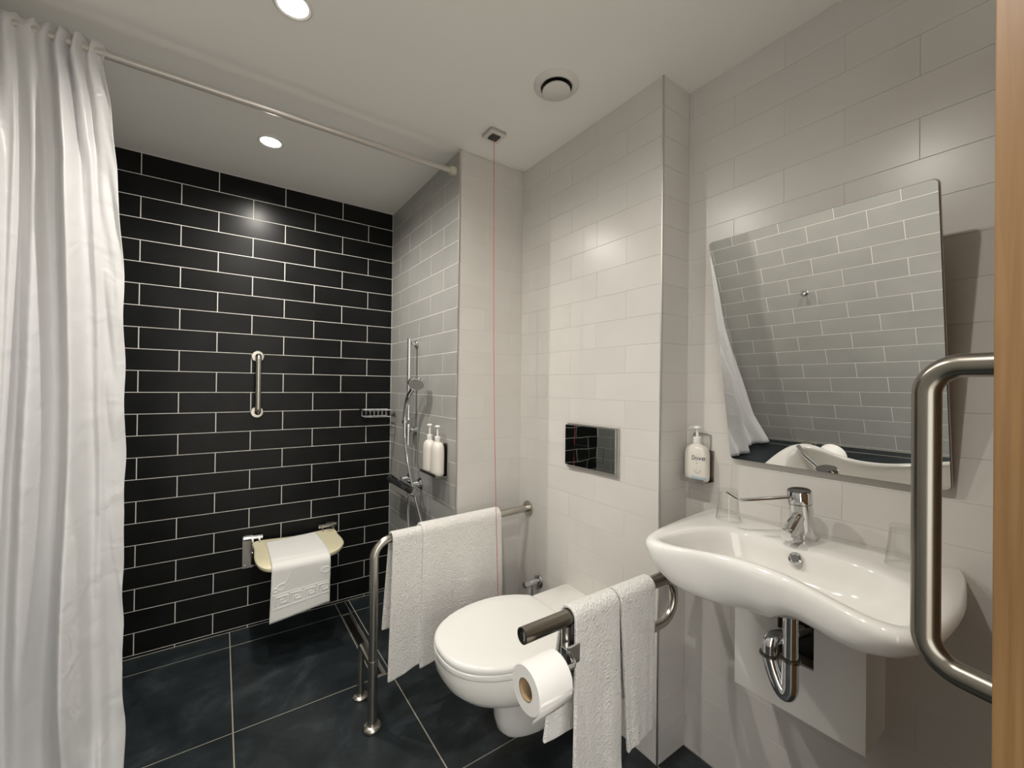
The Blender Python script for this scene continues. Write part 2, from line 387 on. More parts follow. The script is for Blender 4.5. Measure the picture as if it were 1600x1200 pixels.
mk('disc', lathe([(0.0, -0.012), (0.040, -0.012), (0.049, -0.020), (0.050, -0.025), (0.045, -0.029), (0.0, -0.030)], (vx, vy, ZC), Z_, 48, False, False), 'white_plastic', v, smooth=True)
mk('stem', lathe([(0.008, -0.004), (0.008, -0.0125)], (vx, vy, ZC), Z_, 16), 'dark_plastic', v)
px, py = 0.061, -1.096
pc = thing('emergency_pull_cord', 'square ceiling pull switch with a long red cord', 'pull cord', (px, py, ZC))
mk('housing', prism(rrect(0.078, 0.078, 0.006), Z_, (px, py, ZC), X_, Y_, -0.0005, -0.012), 'grey_plastic', pc, mods=(bevel(0.002),))
mk('front_plate', prism(rrect(0.076, 0.076, 0.006), Z_, (px, py, ZC), X_, Y_, -0.0122, -0.0150), 'white_plastic', pc, mods=(bevel(0.001),))
mk('insert', prism(rrect(0.042, 0.042, 0.004), Z_, (px, py, ZC), X_, Y_, -0.0152, -0.0185), 'green_grey', pc)
mk('cord', tube(smoothpath([(px, py, ZC-0.018), (px+0.002, py-0.004, 1.9), (px+0.012, py-0.004, 1.3), (px+0.030, py-0.004, 0.75), (px+0.046, py-0.004, 0.36)], 6), 0.0012, 8), 'red', pc, smooth=True)
mk('cord_bead', lathe([(0.003, 0.0), (0.009, -0.012), (0.010, -0.03), (0.004, -0.036)], (px+0.046, py-0.004, 0.362), Z_, 16), 'red', pc, smooth=True)

# ------------------------------------------------------------------ curtain rod and curtain
RY, RZ = -0.860, 2.280
rod = thing('curtain_rod', 'pale straight shower curtain rod under the ceiling', 'curtain rod', (0, RY, RZ))
mk('tube', tube([(XL+0.03, RY, RZ), (-0.03, RY, RZ)], 0.0122, 24), 'rod_paint', rod, smooth=True)
mk('end_cap', lathe([(0.0205, -0.0015), (0.0215, -0.012), (0.019, -0.030), (0.014, -0.032)], (0, RY, RZ), X_, 28), 'ivory', rod, smooth=True)
mk('end_cap', lathe([(0.0205, 0.0015), (0.0215, 0.012), (0.019, 0.030), (0.014, 0.032)], (XL, RY, RZ), X_, 28), 'ivory', rod, smooth=True)
RIDGES = [(0.05, 0.06, 0.060, 0.02), (0.215, 0.07, 0.085, -0.05), (0.33, 0.035, 0.030, -0.09), (0.45, 0.07, 0.060, -0.06), (0.655, 0.065, 0.110, 0.05), (0.80, 0.035, 0.018, 0.07)]
def curtain_md():
    NZ, NS = 90, 260; V, F = [], []
    zt, zb = 2.303, 0.022
    def edge(z):
        P_ = [(0.0, -1.105), (0.1, -1.110), (0.5, -1.124), (0.9, -1.124), (1.3, -1.127), (1.68, -1.138), (1.95, -1.150), (2.15, -1.170), (2.25, -1.186), (2.31, -1.176)]
        for (a, x), (b, y) in zip(P_, P_[1:]):
            if a <= z <= b: return x+(y-x)*(z-a)/(b-a)
        return P_[-1][1]
    for i in range(NZ+1):
        z = zt+(zb-zt)*i/NZ; t = i/NZ
        xe = edge(z); x0 = XL+0.03
        top = math.exp(-((zt-z)/0.35)**1.2)
        for k in range(NS+1):
            s = k/NS
            # tight pleats at the rod open into a few broad, uneven folds
            tight = math.sin(2*PI*(7.5*s+0.5*s*s)+0.6)*(0.75+0.5*math.sin(11*s))
            f = 0.0
            for c, wd, am, dr in RIDGES:
                u = (s-(c+dr*t))/(wd*(0.6+0.7*t))
                f += am*math.exp(-u*u)*(1+0.25*math.sin(4*z+9*c))
            a = 0.55+0.45*t**0.7
            y = RY+0.010-0.008*t-a*(1-top)*f-0.018*top*(1.15+0.8*tight)-0.05*t*t*(1-s)**0.5*0.8
            xx = x0+(xe-x0)*(s+0.010*math.sin(2*PI*7.5*s)*top)
            w = noise.noise(Vector((s*5.0, z*2.2, 3.1)))
            w2 = noise.noise(Vector((s*14.0, z*7+s*9, 9.7)))
            fr = s**6
            y += (0.014*w*(0.3+t)+0.006*w2*(0.1+1.6*fr+0.3*t))
            xx += (0.004*w2+0.006*w)*fr*(0.3+t)*1.3
            if t > 0.9: y -= (t-0.9)*0.9*0.4*(1+0.5*math.sin(9*s)); 
            V.append((min(xx, xe+0.012), y, z+(0.008*math.sin(2*PI*8.5*s+2.2)*top)))
    for i in range(NZ):
        for k in range(NS):
            a = i*(NS+1)+k; F.append((a, a+1, a+NS+2, a+NS+1))
    return V, F
cur = mk('shower_curtain', curtain_md(), 'curtain', smooth='all', loc=(-1.3, RY, 0.02), mods=(solid(0.0012),))
tag(cur, 'white satin shower curtain gathered in folds at the left', 'curtain')

# ------------------------------------------------------------------ shower: vertical grab bar on the black wall
gx_, gy_ = -0.722, -0.070
gb = thing('grab_bar', 'short vertical chrome grab bar on the black tiled wall', 'grab bar', (gx_, 0, 1.28))
mk('bar', tube(bendpath([(gx_, -0.004, 1.432), (gx_, gy_, 1.432), (gx_, gy_, 1.136), (gx_, -0.004, 1.136)], 0.022, 8), 0.0135, 22), 'steel', gb, smooth=True)
for z in (1.432, 1.136):
    mk('rosette', lathe([(0.030, 0.0005), (0.031, 0.004), (0.028, 0.010), (0.016, 0.011)], (gx_, 0, z), -Y_, 28), 'steel', gb, smooth=True)
# black fold-down seat brackets + cream seat
st = thing('folding_shower_seat', 'cream fold-down shower seat on steel wall brackets', 'shower seat', (-0.55, 0, 0.45))
def seat_md():
    N = 24; R = []
    for (dz, ins) in ((0.0, 0.0), (0.006, 0.002), (0.010, 0.010)):
        R.append((dz, ins))
    out = []
    xl, xr = -0.735, -0.340
    def outline(ins):
        P_ = []
        for a, b in ((-0.722, -0.045), (-0.54, -0.040), (-0.356, -0.050), (-0.340, -0.17), (-0.338, -0.26), (-0.350, -0.325), (-0.395, -0.375), (-0.50, -0.400),
                     (-0.62, -0.415), (-0.695, -0.412), (-0.732, -0.375), (-0.742, -0.30), (-0.735, -0.17)):
            P_.append(Vector((a, b)))
        c = sum(P_, Vector((0, 0)))/len(P_)
        Q = []
        n = len(P_)
        for i in range(n):
            for k in range(5):
                t = k/5; p0, p1, p2, p3 = P_[i-1], P_[i], P_[(i+1) % n], P_[(i+2) % n]
                q = 0.5*((2*p1)+(p2-p0)*t+(2*p0-5*p1+4*p2-p3)*t*t+(3*p1-p0-3*p2+p3)*t**3)
                d = (q-c); Q.append(q-d.normalized()*ins)
        return Q, c
    def zof(x, y):  # shallow dish, front lip rolls down
        u = (x-(xl+xr)/2)/0.2
        return 0.455+0.010*u*u-0.010*max(0, (-y-0.33)/0.07)**2
    Rg = []
    for dz, ins in ((-0.018, 0.012), (-0.020, 0.004), (-0.012, 0.0), (-0.004, 0.0), (0.0, 0.005)):
        Q, c = outline(ins); Rg.append([(q.x, q.y, zof(q.x, q.y)+dz) for q in Q])
    for f in (0.8, 0.5, 0.2):
        Q, c = outline(0.005); Rg.append([(c.x+(q.x-c.x)*f, c.y+(q.y-c.y)*f, zof(c.x+(q.x-c.x)*f, c.y+(q.y-c.y)*f)) for q in Q])
    return rings(Rg)
mk('seat_panel', seat_md(), 'cream', st, smooth=True)
mk('support_frame', tube(bendpath([(-0.715, -0.06, 0.428), (-0.715, -0.390, 0.428), (-0.365, -0.345, 0.428), (-0.365, -0.06, 0.428)], 0.06, 8), 0.0085, 14), 'steel', st, smooth=True)
for xa, xb in ((-0.778, -0.730), (-0.372, -0.324)):
    br = mk('wall_bracket', prism(rrect(0.050, 0.170, 0.006), -Y_, ((xa+xb)/2, 0, 0.400), X_, Z_, 0.0005, 0.005), 'steel', st, mods=(bevel(0.001),))
    for dz in (-0.072, 0.072):
        mk('screw', lathe([(0.005, 0.005), (0.005, 0.008), (0.002, 0.009)], ((xa+xb)/2-0.012, 0, 0.4+dz), -Y_, 12), 'chrome', br)
xc1, xc2 = -0.775, -0.690
mk('hinge', tube([(xc1, -0.030, 0.478), (xc2, -0.030, 0.478)], 0.012, 18), 'chrome', st, smooth=True)
mk('hinge', tube([(-0.418, -0.030, 0.478), (-0.322, -0.030, 0.478)], 0.012, 18), 'chrome', st, smooth=True)
for xa in (-0.735, -0.705, -0.400, -0.345):
    mk('hinge_arm', box(xa-0.004, xa+0.004, -0.075, -0.0055, 0.440, 0.470), 'steel', st)
for xa in (-0.735, -0.345):
    mk('strut', tube([(xa, -0.010, 0.335), (xa, -0.10, 0.425)], 0.006, 10), 'steel', st, smooth=True)
# bath mat hanging over the seat's front edge, embossed with a key border
mx0, mx1 = -0.682, -0.434
def mat_path(u):
    """u 0..1 along the mat; gives y,z"""
    L1, L2 = 0.31, 0.213
    s = u*(L1+0.05+L2)
    if s < L1: return -0.108-s*0.98, 0.4625+0.004*math.sin(9*s)
    s -= L1
    if s < 0.05:
        a = s/0.05*PI/2; return -0.412-0.024*math.sin(a), 0.4335+0.028*math.cos(a)
    s -= 0.05
    return -0.436+0.004*math.sin(8*s), 0.4335-s
def mat_md():
    NU, NX = 60, 30; V, F = [], []
    for i in range(NU+1):
        u = i/NU
        for k in range(NX+1):
            t = k/NX; y, z = mat_path(u)
            if i == NU: pass
            sl = (0.030*(1-t)-0.012)*max(0, u-0.62)/0.38
            x = mx0+(mx1-mx0)*t-0.006*max(0, u-0.6)*3*(1-t)+0.04*max(0, 0.4-u)*(0.2-t)*0.5
            w = noise.noise(Vector((x*9, u*5, 1.3)))
            y2 = y-0.004*w-0.006*max(0, u-0.6)*math.sin(5*t+0.5)
            V.append((x, y2-0.04*max(0, 0.5-u)*0.0+ (0.03*(t) if u < 0.4 else 0.0)*(1-u/0.4 if u < 0.4 else 0), z-sl+(0.0015*w if u < 0.5 else 0)+0.003*(u < 0.5)))
    for i in range(NU):
        for k in range(NX):
            a = i*(NX+1)+k; F.append((a, a+1, a+NX+2, a+NX+1))
    return V, F
bm_ = thing('bath_mat', 'white bath mat with an embossed key border hanging over the shower seat', 'bath mat', (-0.545, -0.3, 0.46))
mk('cloth', mat_md(), 'mat_cloth', bm_, smooth='all', mods=(solid(0.006, 0),))
def on_mat(x, zdrop):
    t = (x-mx0)/(mx1-mx0); u = (0.36+zdrop)/0.573; y, z = mat_path(u)
    sl = (0.030*(1-t)-0.012)*max(0, u-0.62)/0.38
    w = noise.noise(Vector((x*9, u*5, 1.3)))
    return Vector((x, y-0.004*w-0.006*max(0, u-0.6)*math.sin(5*t+0.5)-0.0035, z-sl))
def stroke(pts, r=0.0022):
    q = [on_mat(*p) for p in pts]; return tube(q, r, 8)
S = []
for zz in (0.100, 0.158):
    S.append(stroke([(mx0+0.004+(mx1-mx0-0.008)*k/20, zz) for k in range(21)], 0.0024))
emb = join(*S); mk('border_line', emb, 'mat_cloth', bm_, smooth=True)
for k in range(4):
    xa = mx0+0.018+k*0.059; w = 0.046
    key = [(xa, 0.150), (xa, 0.110), (xa+w, 0.110), (xa+w, 0.139), (xa+0.018, 0.139), (xa+0.018, 0.125), (xa+0.032, 0.125)]
    pts = []
    for (a, b), (c, d) in zip(key, key[1:]):
        for j in range(5): pts.append((a+(c-a)*j/5, b+(d-b)*j/5))
    pts.append(key[-1])
    mk('key_motif', stroke(pts, 0.0046), 'mat_cloth', bm_, smooth=True)
for cx, cz, rx in ((mx0+0.040, 0.070, 0.017), (mx0+0.015, 0.078, 0.010), (mx1-0.022, 0.040, 0.018)):
    mk('leaf_motif', stroke([(cx+rx*math.cos(a*PI/8), cz+rx*0.8*math.sin(a*PI/8)) for a in range(17)], 0.0022), 'mat_cloth', bm_, smooth=True)
mk('scroll_motif', stroke([(mx0+0.075-0.03*(k/10)**2*1.4, 0.01+0.06*k/10) for k in range(9)], 0.0018), 'mat_cloth', bm_, smooth=True)

# ------------------------------------------------------------------ soap basket in the corner
bk = thing('soap_basket', 'chrome wire soap basket in the shower corner', 'soap basket', (-0.1, -0.1, 1.1))
bx0, bx1, by0, by1 = -0.200, -0.022, -0.120, -0.025
def loop(z, r, ins=0):
    c = [(bx0+ins, by0+ins, z), (bx1-ins, by0+ins, z), (bx1-ins, by1-ins, z), (bx0+ins, by1-ins, z)]
    mid = (bx0+0.09, by0+ins, z)
    return tube(bendpath([mid, c[1], c[2], c[3], c[0], mid], 0.015, 5), r, 8, False)
mk('top_rim', loop(1.138, 0.0040), 'chrome', bk, smooth=True)
mk('bottom_rim', loop(1.098, 0.0032, 0.004), 'chrome', bk, smooth=True)
for k in range(7):
    x = bx0+0.016+k*0.024
    mk('wire', tube(bendpath([(x, by0, 1.138), (x, by0+0.005, 1.097), (x, by1-0.005, 1.097), (x, by1, 1.138)], 0.004, 3), 0.0015, 6), 'chrome', bk, smooth=True)
mk('wall_mount', join(lathe([(0.017, 0.0005), (0.018, 0.004), (0.012, 0.010), (0.007, 0.024)], (0, -0.07, 1.128), -X_, 20)), 'chrome', bk, smooth=True)

# ------------------------------------------------------------------ slide rail with hand shower
rx, ry = -0.045, -0.424
sr = thing('shower_slide_rail', 'vertical chrome slide rail on the grey shower wall', 'shower rail', (0, ry, 1.25))
mk('rail', tube([(rx, ry, 0.962), (rx, ry, 1.541)], 0.0105, 20), 'chrome', sr, smooth=True)
for z in (1.513, 1.045):
    mk('bracket', join(lathe([(0.019, 0.0005), (0.020, 0.006), (0.016, 0.012), (0.010, 0.016), (0.010, 0.034)], (0, ry, z), -X_, 22)), 'chrome', sr, smooth=True)
sl = mk('slider', join(tube([(rx, ry, 1.065), (rx, ry, 1.112)], 0.019, 20), tube([(rx, ry-0.010, 1.09), (rx-0.030, ry-0.026, 1.094)], 0.0125, 16)), 'chrome', sr, smooth=True)
mk('clamp_knob', tube([(rx-0.005, ry+0.016, 1.088), (rx-0.008, ry+0.040, 1.088)], 0.014, 16), 'dark_plastic', sl, smooth=True)
hs = thing('hand_shower', 'chrome hand shower with hose, held on the slide rail', 'shower head', (rx-0.03, ry, 1.09))
hp = smoothpath([(rx-0.030, ry-0.026, 1.060), (rx-0.030, ry-0.030, 1.13), (rx-0.026, ry-0.055, 1.215), (rx-0.020, ry-0.115, 1.272)], 5)
mk('handle', tube(hp, 0.011, 16, radii=[0.009+0.005*i/len(hp) for i in range(len(hp))]), 'chrome', hs, smooth=True)
hd = Vector((-0.35, -0.42, 0.84)).normalized()   # face of the head looks away from this
hn = Vector((-0.42, -0.58, -0.70)).normalized()
mk('head', lathe([(0.010, -0.022), (0.028, -0.018), (0.043, -0.004), (0.045, 0.004), (0.041, 0.010)], Vector((rx-0.018, ry-0.158, 1.300)), hn, 30), 'chrome', hs, smooth=True)
mk('spray_face', lathe([(0.040, 0.0102), (0.038, 0.0125), (0.0, 0.013)], Vector((rx-0.018, ry-0.158, 1.300)), hn, 30, True, False), 'grey_plastic', hs, smooth=True)
mk('hose', tube(smoothpath([(rx-0.030, ry-0.026, 1.062), (rx-0.030, ry-0.034, 1.00), (rx-0.032, ry-0.090, 0.87), (rx-0.030, ry-0.19, 0.72), (rx-0.03, ry-0.30, 0.58), (rx-0.03, ry-0.33, 0.46), (rx-0.03, ry-0.26, 0.40), (rx-0.03, ry-0.15, 0.46), (rx-0.03, ry-0.10, 0.60), (rx-0.028, ry-0.10, 0.715)], 8), 0.0070, 10), 'chrome', hs, smooth=True)
# thermostatic mixer
mxr = thing('shower_mixer', 'chrome bar shower mixer below the slide rail', 'shower mixer', (0, -0.43, 0.75))
mxx, mzz = -0.072, 0.752
mk('body', tube([(mxx, -0.275, mzz), (mxx, -0.565, mzz)], 0.0225, 28), 'chrome', mxr, smooth=True)
mk('control_knob', lathe([(0.023, 0.001), (0.025, 0.008), (0.025, 0.045), (0.021, 0.052)], (mxx, -0.567, mzz), -Y_, 26), 'chrome', mxr, smooth=True)
mk('control_knob', lathe([(0.023, 0.001), (0.025, 0.008), (0.025, 0.045), (0.021, 0.052)], (mxx, -0.273, mzz), Y_, 26), 'chrome', mxr, smooth=True)
for y in (-0.345, -0.495):
    mk('wall_union', join(lathe([(0.032, 0.0005), (0.033, 0.004), (0.026, 0.012), (0.016, 0.018), (0.014, 0.052)], (0, y, mzz+0.012), -X_, 26)), 'chrome', mxr, smooth=True)
mk('outlet', lathe([(0.011, 0.0), (0.011, 0.012), (0.008, 0.014)], (mxx, -0.524, mzz-0.0225), -Z_, 16), 'chrome', mxr, smooth=True)

# ------------------------------------------------------------------ pump dispensers in steel holders
def bottle_at(x, y, z, h, w, d, facing, label, group=None, brand=None):
    """bottle with flattened round body; facing = unit vector out from the wall"""
    t = thing('pump_bottle', label, 'soap bottle', (x, y, z), group)
    f = Vector(facing); s = Vector((-f.y, f.x, 0))
    def ring(sw, sd, zz, n=36, e=2.6):
        out = []
        for k in range(n):
            a = 2*PI*k/n; c, q = math.cos(a), math.sin(a)
            out.append(Vector((x, y, zz))+s*(w/2*sw*math.copysign(abs(c)**(2/e), c))+f*(d/2*sd*math.copysign(abs(q)**(2/e), q)))
        return out
    bh = h*0.66
    prof = [(0.86, 0.86, 0.0), (0.97, 0.97, 0.006), (1, 1, 0.02), (1, 1, bh*0.70), (0.97, 0.98, bh*0.80), (0.86, 0.90, bh*0.90), (0.60, 0.70, bh*0.97), (0.36, 0.46, bh), (0.34, 0.44, bh+0.004)]
    body = mk('bottle_body', rings([ring(a, b, z+c) for a, b, c in prof]), 'bottle', t, smooth=True)
    c0 = Vector((x, y, z+bh+0.004))
    mk('collar', lathe([(0.0135, 0.0002), (0.0140, 0.002), (0.0140, 0.020), (0.0120, 0.022)], c0, Z_, 24), 'pump', t, smooth=True)
    mk('pump_stem', lathe([(0.0045, 0.0222), (0.0045, h-bh-0.016)], c0, Z_, 12), 'pump', t, smooth=True)
    top = c0+Z_*(h-bh-0.012)
    mk('pump_head', join(lathe([(0.006, -0.006), (0.012, -0.004), (0.0135, 0.0), (0.011, 0.0045), (0.0, 0.006)], top, Z_, 20, True, False),
                         tube(smoothpath([top-s*0.006, top-s*0.020-Z_*0.0005, top-s*0.030-Z_*0.006], 4), 0.0042, 10)), 'pump', t, smooth=True)
    if brand:
        def dec(name, md, m): return mk(name, md, m, body)
        cu = bpy.data.curves.new('word', 'FONT'); cu.body = brand; cu.size = 0.021; cu.align_x = 'CENTER'; cu.extrude = 0.0002
        to = bpy.data.objects.new('word', cu); COL.objects.link(to); dg = bpy.context.evaluated_depsgraph_get()
        me = bpy.data.meshes.new_from_object(to.evaluated_get(dg)); bpy.data.objects.remove(to)
        fd = Vector(brand_dir).normalized(); sx = Z_.cross(fd).normalized()
        o = Vector((x, y, z+bh*0.60))+fd*(d*0.50+0.0012)
        # wrap the word round the body
        V = []
        for vv in me.vertices:
            a = vv.co.x; p = Vector((x, y, z+bh*0.60+vv.co.y))
            V.append(surf(x, y, w, d, s, f, fd, sx, a, vv.co.z+0.0007)+Z_*(z+bh*0.60+vv.co.y))
        Fs = [tuple(q.vertices) for q in me.polygons]
        dec('lettering', (V, Fs), 'ink')
        def patch(name, m, fn, nx=10, nz=4):
            V, F = [], []
            for i in range(nz+1):
                for k in range(nx+1):
                    a, hh = fn(k/nx, i/nz); V.append(surf(x, y, w, d, s, f, fd, sx, a, 0.0005)+Z_*(z+hh))
            for i in range(nz):
                for k in range(nx):
                    q = i*(nx+1)+k; F.append((q, q+1, q+nx+2, q+nx+1))
            dec(name, (V, F), m)
        patch('blue_band', 'label_blue', lambda u, v_: (-0.026+0.052*u, 0.010+(0.007+0.005*(1-u))*v_))
        patch('gold_mark', 'gold', lambda u, v_: ((u-0.5)*0.006*(1-abs(2*v_-1)), bh*0.50+0.004*v_), 4, 4)
        patch('swirl', 'label_grey', lambda u, v_: ((0.0085+0.004*v_)*math.cos(PI+PI*u)*1.0, bh*0.33+(0.0085+0.004*v_)*math.sin(PI+PI*u)), 14, 2)
        patch('swirl', 'label_grey', lambda u, v_: ((0.005*u*u-0.003)+0.002*v_*(1-u), bh*0.33-0.006+0.026*u), 10, 1)
    return t
def surf(x, y, w, d, s, f, fd, sx, a, lift):
    """point on the super-elliptic body in direction fd, shifted sideways by arc a (xy only)"""
    e = 2.6; ang = a/((w+d)/4)
    dr = (fd*math.cos(ang)+sx*math.sin(ang)); c, q = dr.dot(s), dr.dot(f)
    r = ((abs(c)/(w/2))**e+(abs(q)/(d/2))**e)**(-1/e)
    return Vector((x, y, 0))+dr*(r+lift)
def holder(name, cx, cy, cz, facing, width, depth, label, group=None, tall=0.10, yo=0.0, strap=True):
    t = thing(name, label, 'bottle holder', (cx, cy, cz), group)
    f = Vector(facing); s = Vector((-f.y, f.x, 0)); o = Vector((cx, cy, cz))
    def bx(a0, a1, b0, b1, c0, c1):
        V = [o+s*a+f*b+Z_*c for a in (a0, a1) for b in (b0, b1) for c in (c0, c1)]; return V, box(0, 1, 0, 1, 0, 1)[1]
    mk('back_plate', bx(-width/2, width/2, 0.0005, 0.003, 0, tall), 'steel', t, mods=(bevel(0.0008),))
    mk('shelf', bx(-width/2, width/2, 0.0031, depth, 0.0, 0.002), 'steel', t)
    mk('front_lip', bx(-width/2, width/2, depth, depth+0.0018, 0.0, 0.014), 'steel', t)
    if strap:
        w2 = width*0.36
        mk('retaining_strap', tube(bendpath([o-s*w2+f*0.004+Z_*tall, o-s*w2+f*0.004+Z_*(tall+0.055), o+s*w2+f*0.004+Z_*(tall+0.055), o+s*w2+f*0.004+Z_*tall], 0.004, 3), 0.0018, 8), 'steel', t)
    return t
brand_dir = (-0.86, -0.50, 0)
holder('dispenser_holder', XS, -1.784, 0.968, -X_, 0.086, 0.062, 'steel bottle holder on the white wall left of the mirror', None, 0.108)
bottle_at(XS-0.034, -1.784, 0.9702, 0.192, 0.084, 0.050, -X_, 'white pump bottle with blue label standing above the washbasin', 'white pump bottles', 'Dove')
holder('dispenser_holder', 0, -0.728, 0.862, -X_, 0.185, 0.063, 'wide steel bottle holder on the grey shower wall', None, 0.155, 0, False)
bottle_at(-0.034, -0.774, 0.8642, 0.238, 0.086, 0.054, -X_, 'right of the two pump bottles in the shower', 'white pump bottles')
bottle_at(-0.034, -0.684, 0.8642, 0.238, 0.086, 0.054, -X_, 'left of the two pump bottles in the shower', 'white pump bottles')

# ------------------------------------------------------------------ drain channel
dr = thing('drain_channel', 'narrow steel linear drain set in the slate floor', 'drain', ((DX0+DX1)/2, (DY0+DY1)/2, 0))
mk('frame', join(box(DX0+0.001, DX0+0.006, DY0+0.002, DY1-0.002, -T, 0.0022), box(DX1-0.013, DX1-0.001, DY0+0.002, DY1-0.002, -T, 0.0022),
                 box(DX0+0.006, DX1-0.013, DY0+0.002, DY0+0.012, -T, 0.0022), box(DX0+0.006, DX1-0.013, DY1-0.010, DY1-0.002, -T, 0.0022)), 'trim', dr)
for a, b in ((DY0+0.0125, -0.475), (-0.473, DY1-0.0105)):
    mk('cover_plate', box(DX0+0.0065, DX1-0.0135, a, b, -T, 0.0004), 'steel_dark', dr)

# ------------------------------------------------------------------ left support rail of the toilet (stands on the floor, fixed to the wall)
A = Vector((W1, -0.983, 0.699)); B = Vector((-0.401, -1.023, 0.699)); Cc = Vector((-0.401, -1.023, 0.256))
lr = thing('support_rail', 'floor-standing steel support rail left of the toilet', 'support rail', (-0.40, -1.023, 0), 'steel support rails beside the toilet')
mk('rail_tube', tube(bendpath([A-X_*0.006, B, Cc], 0.062, 14), 0.0158, 26), 'steel', lr, smooth=True)
mk('lower_post', tube([(-0.401, -1.023, 0.021), (-0.401, -1.023, 0.2565)], 0.0178, 26), 'steel', lr, smooth=True)
mk('floor_flange', lathe([(0.034, 0.0005), (0.036, 0.004), (0.035, 0.012), (0.028, 0.019), (0.0185, 0.0205)], (-0.401, -1.023, 0), Z_, 32), 'steel', lr, smooth=True)
mk('wall_flange', lathe([(0.034, 0.0005), (0.035, 0.004), (0.034, 0.009), (0.018, 0.010)], A, -X_, 32), 'steel', lr, smooth=True)
mk('brace', tube(bendpath([(-0.394, -0.839, 0.016), (-0.394, -0.839, 0.222), (-0.3995, -1.006, 0.228)], 0.032, 10), 0.0135, 22), 'steel', lr, smooth=True)
mk('floor_flange', lathe([(0.030, 0.0005), (0.032, 0.004), (0.031, 0.010), (0.024, 0.015), (0.014, 0.0165)], (-0.394, -0.839, 0), Z_, 32), 'steel', lr, smooth=True)

# ------------------------------------------------------------------ right support rail with paper holder
QY, QZ = -1.800, 0.692
rl = thing('support_rail', 'looped steel support rail with open front end right of the toilet', 'support rail', (0.509, QY, 0.69), 'steel support rails beside the toilet')
up = bendpath([(-0.10, QY, QZ), (0.322, QY, QZ), (0.322, QY, 0.552), (-0.141, QY, 0.552)], 0.066, 12)
mk('loop_tube', tube(up, 0.0138, 22), 'steel', rl, smooth=True)
grip = [(0.0145, 0.001), (0.0175, 0.0), (0.0195, 0.002), (0.0195, 0.53), (0.0170, 0.532), (0.0145, 0.531)]
mk('grip_sleeve', lathe([(0.0165, 0.012), (0.0165, 0.0), (0.0195, 0.0), (0.0195, 0.560), (0.0141, 0.561), (0.0141, 0.180)], (-0.283, QY, QZ), X_, 30, False, False), 'steel_dark', rl, smooth=True)
mk('end_plug', lathe([(0.0163, 0.010), (0.0163, 0.016)], (-0.283, QY, QZ), X_, 24), 'dark_plastic', rl)
mk('plug_rib', box(-0.277, -0.2735, QY-0.002, QY+0.002, QZ-0.0155, QZ+0.0155), 'grey_plastic', rl)
mk('front_post', tube([(-0.141, QY, QZ-0.0185), (-0.141, QY, 0.552)], 0.0125, 20), 'steel', rl, smooth=True)
mk('wall_arm', tube([(0.330, QY, 0.6905), (XS-0.008, QY, 0.6905)], 0.0130, 22), 'steel', rl, smooth=True)
mk('wall_flange', lathe([(0.030, 0.0005), (0.031, 0.004), (0.030, 0.008), (0.015, 0.009)], (XS, QY, 0.6905), -X_, 30), 'steel', rl, smooth=True)
ph = thing('paper_holder', 'chrome toilet paper holder clamped to the right support rail', 'paper holder', (-0.15, -1.82, 0.63))
RC = Vector((0, -1.878, 0.629))
mk('clamp', join(box(-0.172, -0.122, QY-0.034, QY-0.0128, 0.590, 0.640)), 'chrome', ph, mods=(bevel(0.003, 2),))
mk('arm', tube(bendpath([(-0.15, QY-0.028, 0.618), (-0.185, RC.y, RC.z), (-0.270, RC.y, RC.z)], 0.012, 6), 0.006, 12), 'chrome', ph, smooth=True)
tp = thing('toilet_paper_roll', 'white toilet paper roll on the holder in front of the toilet', 'toilet paper', (-0.28, RC.y, 0.64))
RR = 0.052; xa, xb = -0.330, -0.236
mk('paper', lathe([(0.0238, 0.0), (RR-0.003, 0.0), (RR, 0.003), (RR, xb-xa-0.003), (RR-0.003, xb-xa), (0.0238, xb-xa)], (xa, RC.y, RC.z), X_, 56, False, False), 'paper', tp, smooth=True)
mk('cardboard_core', lathe([(0.0236, 0.0010), (0.0236, xb-xa-0.001), (0.0224, xb-xa-0.001), (0.0224, 0.0010)], (xa, RC.y, RC.z), X_, 40, False, False), 'card', tp, smooth=True)
def sheet():
    V, F = [], []
    pts = [(RC.y-RR-0.0008, RC.z-0.0), (RC.y-RR*0.92, RC.z-RR*0.42), (RC.y-RR*0.70, RC.z-RR*0.75), (RC.y-RR*0.52, RC.z-RR*0.98), (RC.y-RR*0.46, RC.z-RR*1.08)]
    for y, z in pts:
        for x in (xa+0.001, xb-0.001): V.append((x, y, z-(0.005 if (y, z) == pts[-1] and x < -0.3 else 0)))
    for i in range(len(pts)-1): F.append((2*i, 2*i+1, 2*i+3, 2*i+2))
    return V, F
mk('loose_sheet', sheet(), 'paper', tp, smooth=True, mods=(solid(0.0006),))

